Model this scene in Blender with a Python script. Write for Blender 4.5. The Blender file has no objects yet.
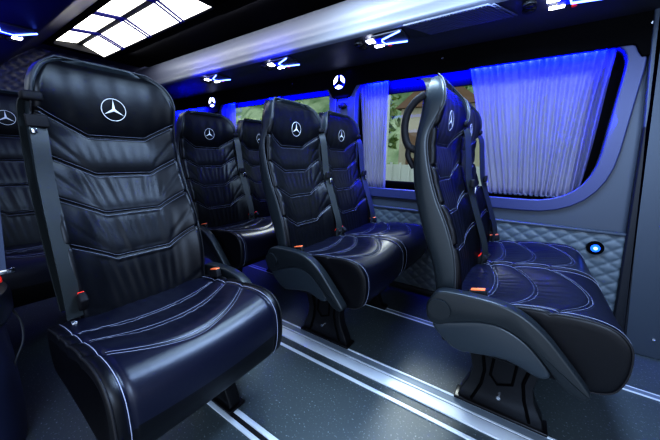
import bpy, bmesh, math, random
from mathutils import Vector, Matrix
random.seed(7)
S = bpy.context.scene
COL = S.collection
PI = math.pi

# ------------------------------------------------------------------ materials
def mat(name, col, rough=.5, metal=0., spec=.5, coat=0., emit=None, es=0., bump=None, alpha=None):
    m = bpy.data.materials.new(name); m.use_nodes = True
    nt = m.node_tree; b = nt.nodes['Principled BSDF']
    b.inputs['Base Color'].default_value = (*col, 1)
    b.inputs['Roughness'].default_value = rough
    b.inputs['Metallic'].default_value = metal
    b.inputs['Specular IOR Level'].default_value = spec
    b.inputs['Coat Weight'].default_value = coat
    if emit:
        b.inputs['Emission Color'].default_value = (*emit, 1)
        b.inputs['Emission Strength'].default_value = es
    if bump:
        scale, strength, dist = bump
        tc = nt.nodes.new('ShaderNodeTexCoord')
        n = nt.nodes.new('ShaderNodeTexNoise'); n.inputs['Scale'].default_value = scale
        n.inputs['Detail'].default_value = 5
        bp = nt.nodes.new('ShaderNodeBump'); bp.inputs['Strength'].default_value = strength
        bp.inputs['Distance'].default_value = dist
        nt.links.new(tc.outputs['Object'], n.inputs['Vector'])
        nt.links.new(n.outputs['Fac'], bp.inputs['Height'])
        nt.links.new(bp.outputs['Normal'], b.inputs['Normal'])
    return m

def vary(m, c1, c2, scale, detail=4, lo=.4, hi=.6, coord='Object'):
    nt = m.node_tree; b = nt.nodes['Principled BSDF']
    tc = nt.nodes.new('ShaderNodeTexCoord')
    n = nt.nodes.new('ShaderNodeTexNoise'); n.inputs['Scale'].default_value = scale; n.inputs['Detail'].default_value = detail
    r = nt.nodes.new('ShaderNodeValToRGB')
    r.color_ramp.elements[0].position = lo; r.color_ramp.elements[0].color = (*c1, 1)
    r.color_ramp.elements[1].position = hi; r.color_ramp.elements[1].color = (*c2, 1)
    nt.links.new(tc.outputs[coord], n.inputs['Vector']); nt.links.new(n.outputs['Fac'], r.inputs['Fac'])
    nt.links.new(r.outputs['Color'], b.inputs['Base Color'])
    return m

M = {}
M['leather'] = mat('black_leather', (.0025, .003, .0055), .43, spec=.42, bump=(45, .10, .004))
M['leather_light_tint'] = mat('light_tinted_leather', (.006, .0075, .021), .37, spec=.55, bump=(70, .10, .003))  # black leather with the blue light on cushion tops put into its colour
M['shell'] = mat('grey_leather', (.026, .034, .040), .38, spec=.5, bump=(180, .1, .002))
M['piping'] = mat('grey_piping', (.05, .054, .062), .6)
M['dark_piping'] = mat('dark_piping', (.012, .012, .015), .6)
M['stitch'] = mat('pale_thread', (.33, .35, .45), .7)
M['stitch_dim'] = mat('grey_thread', (.24, .26, .34), .7)
M['emblem'] = mat('silver_thread', (.72, .73, .75), .45)
M['plastic'] = mat('grey_plastic', (.016, .021, .025), .40, bump=(300, .15, .001))
M['plastic_l'] = mat('light_grey_plastic', (.032, .042, .052), .34, bump=(300, .15, .001))
M['black'] = mat('black_metal', (.006, .006, .008), .3)
M['matte_black'] = mat('matte_black', (.006, .006, .009), .7)
M['gloss_black'] = mat('gloss_black', (.002, .002, .003), .6, spec=.06)
M['steel'] = mat('steel', (.75, .77, .8), .22, metal=1)
M['orange'] = mat('orange_button', (.95, .22, .08), .4, emit=(1, .25, .1), es=.12)
M['red'] = mat('red_button', (.9, .05, .03), .4, emit=(1, .05, .03), es=.12)
M['webbing'] = mat('belt_webbing', (.022, .026, .027), .5, bump=(400, .3, .001))
M['alu'] = mat('aluminium', (.72, .78, .84), .38, metal=.25)
M['alu_dim'] = mat('dull_aluminium', (.22, .26, .30), .42, metal=.3)
M['floor'] = mat('speckled_vinyl', (.03, .04, .05), .42, bump=(120, .1, .001))
vary(M['floor'], (.066, .082, .088), (.24, .28, .30), 130, 2, .62, .74)
M['trim'] = mat('grey_trim', (.055, .07, .095), .5, bump=(200, .1, .001))
M['trim_dark'] = mat('dark_trim', (.012, .014, .02), .5)
M['sill'] = mat('sill_panel', (.055, .068, .095), .45, bump=(250, .08, .001))
M['reveal'] = mat('window_reveal', (.04, .05, .14), .4)
M['quilt'] = mat('quilted_vinyl', (.10, .125, .15), .42)
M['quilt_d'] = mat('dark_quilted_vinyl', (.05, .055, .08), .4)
M['thread_q'] = mat('quilt_thread', (.22, .25, .32), .6)
M['duct'] = mat('grey_duct', (.15, .16, .19), .42)
M['soffit'] = mat('dark_soffit', (.035, .037, .05), .55)
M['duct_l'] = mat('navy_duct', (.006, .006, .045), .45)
M['black_ceiling'] = mat('black_ceiling', (.001, .001, .0015), .8, spec=.03)
M['vent'] = mat('ribbed_vent', (.10, .11, .17), .5)
M['curtain'] = None
M['led_blue'] = mat('blue_led', (0, 0, .2), .5, emit=(.02, .03, 1), es=9)
M['led_cyan'] = mat('pale_blue_led', (0, 0, .2), .5, emit=(.12, .22, 1), es=5)
M['led_white'] = mat('white_led', (.8, .8, .9), .5, emit=(.85, .88, 1), es=9)
M['panel'] = mat('light_panel', (.9, .9, .85), .5, emit=(1, .98, .90), es=2.6)
M['divider'] = mat('navy_divider', (.01, .01, .08), .5, emit=(.0, .0, .5), es=.12)
M['logo_white'] = mat('lit_logo', (.8, .8, .9), .5, emit=(.75, .82, 1), es=3.0)
M['logo_blue'] = mat('logo_halo', (0, 0, .4), .5, emit=(.0, .02, 1), es=.5)
M['btn_blue'] = mat('button_blue', (.0, .1, .5), .4, emit=(.02, .15, 1), es=.8)
M['chrome'] = mat('chrome', (.8, .82, .86), .12, metal=1)

def curtain_mat():
    m = bpy.data.materials.new('sheer_curtain'); m.use_nodes = True
    nt = m.node_tree; nt.nodes.clear()
    o = nt.nodes.new('ShaderNodeOutputMaterial')
    d = nt.nodes.new('ShaderNodeBsdfDiffuse'); d.inputs['Color'].default_value = (.26, .26, .40, 1)
    t = nt.nodes.new('ShaderNodeBsdfTranslucent'); t.inputs['Color'].default_value = (.34, .33, .42, 1)
    mx = nt.nodes.new('ShaderNodeMixShader'); mx.inputs[0].default_value = .6
    tr = nt.nodes.new('ShaderNodeBsdfTransparent'); tr.inputs['Color'].default_value = (.8, .8, .9, 1)
    mx2 = nt.nodes.new('ShaderNodeMixShader'); mx2.inputs[0].default_value = .10
    nt.links.new(d.outputs[0], mx.inputs[1]); nt.links.new(t.outputs[0], mx.inputs[2])
    nt.links.new(mx.outputs[0], mx2.inputs[1]); nt.links.new(tr.outputs[0], mx2.inputs[2])
    nt.links.new(mx2.outputs[0], o.inputs['Surface'])
    return m
M['curtain'] = curtain_mat()

def glass_mat():
    m = bpy.data.materials.new('tinted_glass'); m.use_nodes = True
    nt = m.node_tree; nt.nodes.clear()
    o = nt.nodes.new('ShaderNodeOutputMaterial')
    g = nt.nodes.new('ShaderNodeBsdfGlossy'); g.inputs['Roughness'].default_value = .02
    g.inputs['Color'].default_value = (1, 1, 1, 1)
    t = nt.nodes.new('ShaderNodeBsdfTransparent'); t.inputs['Color'].default_value = (.84, .88, .86, 1)
    lw = nt.nodes.new('ShaderNodeLayerWeight'); lw.inputs['Blend'].default_value = .5
    pw = nt.nodes.new('ShaderNodeMath'); pw.operation = 'POWER'; pw.inputs[1].default_value = 4.
    f = nt.nodes.new('ShaderNodeMath'); f.operation = 'MULTIPLY_ADD'; f.inputs[1].default_value = .8; f.inputs[2].default_value = .02
    nt.links.new(lw.outputs['Facing'], pw.inputs[0]); nt.links.new(pw.outputs[0], f.inputs[0])
    mx = nt.nodes.new('ShaderNodeMixShader')
    nt.links.new(f.outputs[0], mx.inputs[0]); nt.links.new(t.outputs[0], mx.inputs[1]); nt.links.new(g.outputs[0], mx.inputs[2])
    nt.links.new(mx.outputs[0], o.inputs['Surface'])
    return m
M['glass'] = glass_mat()

# ------------------------------------------------------------------ helpers
def mesh_from(name, verts, faces, smooth=True):
    me = bpy.data.meshes.new(name); me.from_pydata([tuple(v) for v in verts], [], faces); me.update()
    if smooth:
        for p in me.polygons: p.use_smooth = True
    return me

def link(name, me, m, parent=None, loc=(0, 0, 0)):
    o = bpy.data.objects.new(name, me); COL.objects.link(o)
    if m is not None and not me.materials: me.materials.append(m)
    o.location = loc
    if parent: o.parent = parent
    return o

def auto(me, ang=40):
    bm = bmesh.new(); bm.from_mesh(me)
    bmesh.ops.recalc_face_normals(bm, faces=bm.faces)
    for f in bm.faces: f.smooth = True
    for e in bm.edges:
        if len(e.link_faces) == 2 and e.calc_face_angle(0) > math.radians(ang): e.smooth = False
    bm.to_mesh(me); bm.free(); return me

class MB:
    """collects shapes for ONE mesh"""
    def __init__(s): s.bm = bmesh.new()
    def box(s, c, d, rot=None, bev=0.):
        r = bmesh.ops.create_cube(s.bm, size=1); vs = r['verts']
        bmesh.ops.scale(s.bm, vec=d, verts=vs)
        if bev:
            es = list({e for v in vs for e in v.link_edges})
            q = bmesh.ops.bevel(s.bm, geom=es, offset=bev, segments=3, affect='EDGES', profile=.5)
            vs = list({v for f in q['faces'] for v in f.verts} | {v for v in vs if v.is_valid})
        if rot: bmesh.ops.rotate(s.bm, cent=(0, 0, 0), matrix=rot, verts=vs)
        bmesh.ops.translate(s.bm, vec=c, verts=vs); return s
    def tube(s, pts, r, seg=8, closed=False, flat=None):
        pts = [Vector(p) for p in pts]; n = len(pts); rings = []
        up = None
        for i, p in enumerate(pts):
            a = pts[(i - 1) % n] if (closed or i > 0) else p
            b = pts[(i + 1) % n] if (closed or i < n - 1) else p
            t = (b - a).normalized()
            if up is None:
                up = Vector((0, 0, 1)) if abs(t.z) < .9 else Vector((1, 0, 0))
            u = (up - t * up.dot(t))
            if u.length < 1e-6: u = t.orthogonal()
            u.normalize(); v = t.cross(u); up = u
            rr = r[i] if isinstance(r, (list, tuple)) else r
            rings.append([s.bm.verts.new(p + u * math.cos(2 * PI * k / seg) * rr + v * math.sin(2 * PI * k / seg) * rr) for k in range(seg)])
        m = n if closed else n - 1
        for i in range(m):
            A, B = rings[i], rings[(i + 1) % n]
            for k in range(seg):
                s.bm.faces.new((A[k], A[(k + 1) % seg], B[(k + 1) % seg], B[k]))
        if not closed:
            s.bm.faces.new(rings[0][::-1]); s.bm.faces.new(rings[-1])
        return s
    def ribbon(s, pts, wdir, w, th):
        """flat strap through pts, width along wdir list or vec"""
        n = len(pts); rings = []
        for i, p in enumerate(pts):
            p = Vector(p); a = Vector(pts[max(i - 1, 0)]); b = Vector(pts[min(i + 1, n - 1)])
            t = (b - a).normalized(); wd = Vector(wdir[i] if isinstance(wdir, list) else wdir)
            wd = (wd - t * wd.dot(t)).normalized(); nn = t.cross(wd)
            rings.append([s.bm.verts.new(p + wd * sx * w / 2 + nn * sy * th / 2) for sx, sy in ((-1, -1), (1, -1), (1, 1), (-1, 1))])
        for i in range(n - 1):
            for k in range(4):
                s.bm.faces.new((rings[i][k], rings[i][(k + 1) % 4], rings[i + 1][(k + 1) % 4], rings[i + 1][k]))
        s.bm.faces.new(rings[0][::-1]); s.bm.faces.new(rings[-1]); return s
    def disc(s, c, axis, r, h, seg=32, r2=None):
        q = bmesh.ops.create_cone(s.bm, cap_ends=True, segments=seg, radius1=r, radius2=r if r2 is None else r2, depth=h)
        rot = Vector((0, 0, 1)).rotation_difference(Vector(axis)).to_matrix()
        bmesh.ops.rotate(s.bm, cent=(0, 0, 0), matrix=rot, verts=q['verts'])
        bmesh.ops.translate(s.bm, vec=c, verts=q['verts']); return s
    def ball(s, c, r, sc=(1, 1, 1), u=16, v=10):
        q = bmesh.ops.create_uvsphere(s.bm, u_segments=u, v_segments=v, radius=r)
        bmesh.ops.scale(s.bm, vec=sc, verts=q['verts']); bmesh.ops.translate(s.bm, vec=c, verts=q['verts']); return s
    def prism(s, poly, axis, a, b, bev=0.):
        """poly 2D list; axis 'y': (x,z) ; 'x': (y,z); 'z': (x,y). extruded from a to b"""
        def P(u, v, w):
            return {'y': (u, w, v), 'x': (w, u, v), 'z': (u, v, w)}[axis]
        A = [s.bm.verts.new(P(u, v, a)) for u, v in poly]; B = [s.bm.verts.new(P(u, v, b)) for u, v in poly]
        n = len(poly); fs = [s.bm.faces.new(A), s.bm.faces.new(B[::-1])]
        for i in range(n): fs.append(s.bm.faces.new((A[i], B[i], B[(i + 1) % n], A[(i + 1) % n])))
        bmesh.ops.recalc_face_normals(s.bm, faces=fs)
        if bev:
            es = [e for e in fs[0].edges] + [e for e in fs[1].edges]
            bmesh.ops.bevel(s.bm, geom=es, offset=bev, segments=3, affect='EDGES', profile=.5)
        return s
    def build(s, name, m, parent=None, loc=(0, 0, 0), ang=40):
        me = bpy.data.meshes.new(name); s.bm.to_mesh(me); s.bm.free(); auto(me, ang)
        return link(name, me, m, parent, loc)

def tag(o, label=None, cat=None, group=None, kind=None):
    if label: o['label'] = label
    if cat: o['category'] = cat
    if group: o['group'] = group
    if kind: o['kind'] = kind
    return o
def struct(o, label=None):
    o['kind'] = 'structure'
    if label: o['label'] = label
    return o
def empty(name, loc=(0, 0, 0)):
    o = bpy.data.objects.new(name, None); COL.objects.link(o); o.location = loc; o.empty_display_size = .05; return o
def copy_tree(o, parent=None):
    c = o.copy(); COL.objects.link(c); c.parent = parent
    for ch in list(o.children):
        if not ch.name.startswith('grab_handle'): copy_tree(ch, c)
    return c

def interp(tab, z):
    """smooth (catmull) interpolation in table [(z,v)] ascending"""
    if z <= tab[0][0]: return tab[0][1]
    if z >= tab[-1][0]: return tab[-1][1]
    for i in range(len(tab) - 1):
        if tab[i][0] <= z <= tab[i + 1][0]:
            z0, v0 = tab[i]; z1, v1 = tab[i + 1]; t = (z - z0) / (z1 - z0)
            m0 = (v1 - tab[i - 1][1]) / (z1 - tab[i - 1][0]) if i > 0 else (v1 - v0) / (z1 - z0)
            m1 = (tab[i + 2][1] - v0) / (tab[i + 2][0] - z0) if i + 2 < len(tab) else (v1 - v0) / (z1 - z0)
            h = z1 - z0
            return (2*t**3-3*t**2+1)*v0 + (t**3-2*t**2+t)*h*m0 + (-2*t**3+3*t**2)*v1 + (t**3-t**2)*h*m1
def sstep(t):
    t = max(0, min(1, t)); return t * t * (3 - 2 * t)
def catmull(pts, k=8, closed=False):
    out = []; n = len(pts)
    rng = range(n) if closed else range(n - 1)
    for i in rng:
        p0 = pts[(i - 1) % n] if closed or i > 0 else pts[0]; p1 = pts[i]; p2 = pts[(i + 1) % n]
        p3 = pts[(i + 2) % n] if closed or i + 2 < n else pts[-1]
        for j in range(k):
            t = j / k
            out.append(tuple(.5 * ((2*b) + (-a+c)*t + (2*a-5*b+4*c-d)*t*t + (-a+3*b-3*c+d)*t**3) for a, b, c, d in zip(p0, p1, p2, p3)))
    if not closed: out.append(tuple(pts[-1]))
    return out

# ------------------------------------------------------------------ the seat (local: +x forward, z up, origin on floor below emblem)
HW = [(.40, .204), (.55, .214), (.70, .214), (.85, .208), (.95, .205), (1.0, .203), (1.07, .203), (1.13, .197), (1.17, .181), (1.195, .162), (1.215, .125)]
XC = [(.38, .135), (.45, .12), (.55, .098), (.65, .070), (.73, .045), (.83, .012), (.90, .0), (.98, -.018), (1.03, -.014), (1.08, -.012), (1.14, -.014), (1.19, -.020), (1.22, -.03)]
XE = [(.38, .15), (.49, .143), (.60, .132), (.727, .096), (.83, .045), (.91, .022), (.961, .016), (1.017, .018), (1.06, .028), (1.108, .038), (1.145, .034), (1.19, .018), (1.22, .0)]
SEAMS = [(.985, .072), (.857, .066), (.727, .066), (.580, .072)]
def seam_z(k, y):
    zc, rise = SEAMS[k]
    a = abs(y + .01)
    t = max(0, a - .085) / .125
    return zc + rise * (t if t > .15 else t * t / .3 + .075 * min(1, t / .15)) 
WR = []
for b in range(5):
    L = []
    y = -.15
    while y < .15:
        L.append((y + random.uniform(-.006, .006), random.uniform(.010, .0135), random.uniform(.5, 1.1), random.uniform(-.05, .25), random.uniform(.45, .75)))
        y += random.uniform(.028, .036)
    WR.append(L)
def back_x(y, z):
    hw = interp(HW, z); u = min(1, abs(y) / .21)
    xc = interp(XC, z); xe = interp(XE, z)
    x = xc + (xe - xc) * (.25 * u ** 2 + .75 * u ** 5)
    zs = [seam_z(k, y) for k in range(4)]
    band = sum(1 for q in zs if z < q)      # 0 headrest .. 4 lowest
    top = 1.22 if band == 0 else zs[band - 1]; bot = .38 if band == 4 else zs[band]
    t = (z - bot) / (top - bot); t = max(0, min(1, t))
    pil = (max(0, 4 * t * (1 - t))) ** .6
    x += pil * (.016 if band == 0 else .014) * (1 - .5 * u ** 4)
    for q in zs:
        d = abs(z - q); x -= .007 * math.exp(-(d / .0055) ** 2)
    if band:
        for (yy, w, am, sl, pk) in WR[band]:
            d = (y - yy - sl * (t - .5) * .06 - yy * .25 * (t - .5))
            env = math.exp(-((t - pk) / .5) ** 2) * sstep((.165 - abs(y)) / .06) * sstep(t / .15) * sstep((1 - t) / .10)
            x += (.0014 if band == 1 else .0040) * am * (math.exp(-(d / w) ** 2) - .45) * env
        # side tension folds
        for sgn in (-1, 1):
            d = (z - bot - .03) - (abs(y) - .12) * .6
            if y * sgn > .1: x -= .0025 * math.exp(-(d / .012) ** 2) * sstep((abs(y) - .1) / .03)
    else:
        for (yy, w, am, sl, pk) in WR[0][::2]:
            d = y - yy - sl * (t - .5) * .1
            x += .0022 * am * math.exp(-(d / (w * 1.9)) ** 2) * sstep(t / .2) * sstep((1 - t) / .3)
    return x

def back_mesh():
    NY, r = 92, .018
    verts = []; faces = []; rows = []
    zr = [.40 + (1.192 - .40) * i / 210 for i in range(211)]
    rows = [(z, 0) for z in zr] + [(1.192 + .023 * math.sin(a), .022 * (1 - math.cos(a))) for a in (.3, .6, .9, 1.2, 1.5)]
    cs = None
    for z, dx in rows:
        hw = interp(HW, z) + .004; zz = min(z, 1.205)
        row = []
        xe = back_x(-(hw - r), zz); xb = xe - .055
        row.append((min(xb, xe - .03) - dx, -hw, z))
        row.append((xe - r - dx, -hw, z))
        for a in (.35, .7, 1.05): row.append((xe - r * (1 - math.sin(a)) - dx, -(hw - r) - r * math.cos(a), z))
        for i in range(NY + 1):
            y = -(hw - r) + 2 * (hw - r) * i / NY
            row.append((back_x(y, zz) - dx, y, z))
        xe = back_x(hw - r, zz)
        for a in (1.05, .7, .35): row.append((xe - r * (1 - math.sin(a)) - dx, (hw - r) + r * math.cos(a), z))
        row.append((xe - r - dx, hw, z)); row.append((xe - .055 - dx, hw, z))
        cs = len(row); verts += row
    # top closing row (backwards)
    hw = interp(HW, 1.215) + .004
    last = verts[-cs:]
    verts += [(x - .03, y * .97, 1.212) for x, y, z in last]
    nr = len(rows) + 1
    for i in range(nr - 1):
        for j in range(cs - 1):
            a = i * cs + j; faces.append((a, a + 1, a + cs + 1, a + cs))
    return mesh_from('backrest_cushion', verts, faces)

SF = [(.40, .105), (.45, .118), (.49, .124), (.60, .112), (.70, .080), (.80, .034), (.887, .004), (.97, -.014), (1.02, -.013), (1.07, .008), (1.108, .026), (1.15, .024), (1.19, .008), (1.215, -.012)]
SB = [(.40, .06), (.486, .054), (.566, .035), (.666, -.002), (.80, -.044), (.88, -.058), (.97, -.060), (1.075, -.052), (1.14, -.05), (1.19, -.046), (1.215, -.038)]
SW = [(.40, .214), (.50, .222), (.65, .226), (.85, .224), (.97, .220), (1.07, .211), (1.13, .205), (1.17, .190), (1.195, .170), (1.212, .142), (1.222, .11)]
def shell_mesh():
    verts = []; faces = []; n = 0
    zs = [.405 + (1.20 - .405) * i / 60 for i in range(61)] + [1.208, 1.214, 1.219, 1.222]
    for z in zs:
        xf, xb, w = interp(SF, min(z, 1.21)), interp(SB, min(z, 1.21)), interp(SW, z)
        k = max(0, (z - 1.195) / .027); xf -= .014 * k * k; xb += .012 * k * k
        rr = min(.03, (xf - xb) * .45)
        half = [(xb + .012, -(w * .5)), (xb + .014, -(w - .035)), (xf - .016, -(w - .026)), (xf - .008, -(w - .018)), (xf - .003, -(w - .012)), (xf, -(w - .006)), (xf - .003, -(w - .001)), (xf - .008, -w), ((xf + xb) / 2 + .003, -(w + .004)), (xb + rr, -w)]
        for a in (.4, .8, 1.2): half.append((xb + rr - rr * math.sin(a), -(w - rr) - rr * math.cos(a)))
        half += [(xb, -(w - rr)), (xb - .006, -w * .5), ]
        ring = half + [(xb - .009, 0)] + [(x, -y) for x, y in half[::-1]]
        n = len(ring); verts += [(x, y, z) for x, y in ring]
    R = len(zs)
    for i in range(R - 1):
        for j in range(n):
            a = i * n + j; b = i * n + (j + 1) % n; faces.append((a, b, b + n, a + n))
    faces.append(tuple(range(n))[::-1]); faces.append(tuple((R - 1) * n + j for j in range(n)))
    return mesh_from('seat_shell', verts, faces)

# seat pan
PROF = [(.085, .40), (.10, .448), (.15, .455), (.22, .456), (.30, .464), (.38, .476), (.45, .484), (.505, .482), (.545, .466), (.572, .432), (.580, .385), (.574, .340), (.556, .302), (.515, .283), (.45, .282), (.34, .300), (.22, .315), (.12, .322), (.09, .35)]
PD = catmull(PROF, 9, True)
NPD = len(PD)
def pnorm(i):
    a = PD[(i - 1) % NPD]; b = PD[(i + 1) % NPD]; tx, tz = b[0] - a[0], b[1] - a[1]; l = math.hypot(tx, tz)
    return (-tz / l, tx / l)
PAN_A = [.235, .362, .510, 0]
def pan_seam(k, y):
    a = PAN_A[k]
    return a - (.035, .075, .095)[k] * (abs(y + PAN_A[3]) / .2) ** 2.0
def pan_disp(x, y, top):
    if not top: 
        return 0
    d = 0
    xs = [.10] + [pan_seam(k, y) for k in range(3)]
    for q in xs[1:]: d -= .0045 * math.exp(-((x - q) / .006) ** 2)
    for b in range(3):
        if xs[b] < x < xs[b + 1]:
            t = (x - xs[b]) / (xs[b + 1] - xs[b])
            d += .006 * (4 * t * (1 - t)) ** .7
            for (yy, w, am, sl, pk) in WR[b + 1]:
                q = y - yy * (1 + .25 * t)
                d += .0026 * am * (math.exp(-(q / w) ** 2) - .4) * math.exp(-((t - .25) / .4) ** 2) * sstep((.15 - abs(y)) / .05)
    d -= .005 * math.exp(-((abs(y) - .197) / .005) ** 2)
    return d
PAN_DROP = [0]
def pan_point(i, y, off=0):
    x, y, z = pan_point0(i, y, off)
    if PAN_DROP[0]:
        k = sstep((.47 - z) / .2)
        z = z - .036 - .025 * k; x = x + .004; y = y * 1.11 + .032
    return (x, y, z)
def pan_point0(i, y, off=0):
    """profile index i -> 3D surface point"""
    x, z = PD[i % NPD]; nx, nz = pnorm(i)
    top = nz > .15 and x > .09
    lift = .020 * (abs(y) / .235) ** 2 * sstep((z - .33) / .1) * sstep((x - .1) / .15)
    wide = sstep((.60 - x) / .3)
    dd = pan_disp(x, y, top) + off
    if not top and nx > .1: dd -= .005 * math.exp(-((abs(y) - .197) / .005) ** 2)
    belly = .010 * (1 - (abs(y) / .235) ** 2) if nx > .3 else 0
    return (x + nx * (dd + belly), y, z + nz * dd + lift)
def pan_mesh():
    verts = []; faces = []
    ys = [-.200 + .4 * i / 84 for i in range(85)]
    st = [(-.2295, .030), (-.229, .014), (-.227, .006), (-.223, .0015), (-.216, 0), (-.208, 0)]
    stations = st + [(y, 0) for y in ys] + [(-a, b) for a, b in st[::-1]]
    for y, ins in stations:
        for i in range(NPD):
            verts.append(pan_point(i, y, -ins))
    n = NPD
    for s in range(len(stations) - 1):
        for i in range(n):
            a = s * n + i; b = s * n + (i + 1) % n; faces.append((a, b, b + n, a + n))
    for s, sg in ((0, -1), (len(stations) - 1, 1)):
        c = len(verts); verts.append((.33, sg * .229, .385 - (.06 if PAN_DROP[0] else 0)))
        for i in range(n):
            a = s * n + i; b = s * n + (i + 1) % n
            faces.append((a, c, b) if sg < 0 else (b, c, a))
    me = auto(mesh_from('seat_cushion', verts, faces), 75)
    me.materials.append(M['leather_light_tint']); me.materials.append(M['leather'])  # tops carry the blue light tint, sides and underside stay black
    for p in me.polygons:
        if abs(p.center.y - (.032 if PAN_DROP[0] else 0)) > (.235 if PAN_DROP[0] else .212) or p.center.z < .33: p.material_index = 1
    return me

def idx_at_x(x):
    best = None
    for i in range(NPD):
        if pnorm(i)[1] > .15 and PD[i][0] > .09:
            d = abs(PD[i][0] - x)
            if best is None or d < best[0]: best = (d, i)
    i = best[1]
    # fractional
    return i
def top_pt(x, y, off):
    i = idx_at_x(x); p = pan_point(i, y, off)
    # linear correct in x
    j = i + 1 if PD[(i + 1) % NPD][0] > PD[i][0] and PD[i][0] < x else i - 1
    q = pan_point(j, y, off)
    if abs(q[0] - p[0]) > 1e-6:
        t = (x - PD[i][0]) / (PD[j % NPD][0] - PD[i][0]); t = max(-.2, min(1.2, t))
        return tuple(a + (b - a) * t for a, b in zip(p, q))
    return p

def star_tris(R, w):
    """three-pointed star polygon in (y,z)"""
    pts = []
    for k in range(3):
        a = PI / 2 + k * 2 * PI / 3
        pts.append((R * math.cos(a), R * math.sin(a)))
        b = a + PI / 3; pts.append((w * math.cos(b), w * math.sin(b)))
    return pts
def emblem_mesh(surf, R=.0375, zc=1.08, lift=.0015):
    bm = bmesh.new()
    def V(y, z, l=0): return bm.verts.new((surf(y, z) + lift + l, y, z))
    N = 48; rw = .0026
    ri = [V((R - rw) * math.cos(2*PI*k/N), zc + (R - rw) * math.sin(2*PI*k/N)) for k in range(N)]
    rm = [V((R - rw/2) * math.cos(2*PI*k/N), zc + (R - rw/2) * math.sin(2*PI*k/N), .0008) for k in range(N)]
    ro = [V(R * math.cos(2*PI*k/N), zc + R * math.sin(2*PI*k/N)) for k in range(N)]
    for k in range(N):
        j = (k + 1) % N
        bm.faces.new((ri[k], ri[j], rm[j], rm[k])); bm.faces.new((rm[k], rm[j], ro[j], ro[k]))
    st = star_tris(R - rw * .6, .0052)
    c = V(0, zc, .0012)
    sv = []
    for k, (y, z) in enumerate(st):
        sv.append(V(y, zc + z, .0003))
    for k in range(6): bm.faces.new((c, sv[k], sv[(k + 1) % 6]))
    me = bpy.data.meshes.new('emblem'); bm.to_mesh(me); bm.free(); return me

def smooth_surf(y, z):
    u = min(1, abs(y) / .21); xc = interp(XC, z); xe = interp(XE, z)
    x = xc + (xe - xc) * (.25 * u ** 2 + .75 * u ** 5)
    zs = seam_z(0, y); t = max(0, min(1, (z - zs) / (1.22 - zs)))
    return x + (4 * t * (1 - t)) ** .6 * .016 * (1 - .5 * u ** 4) + .0035

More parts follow.
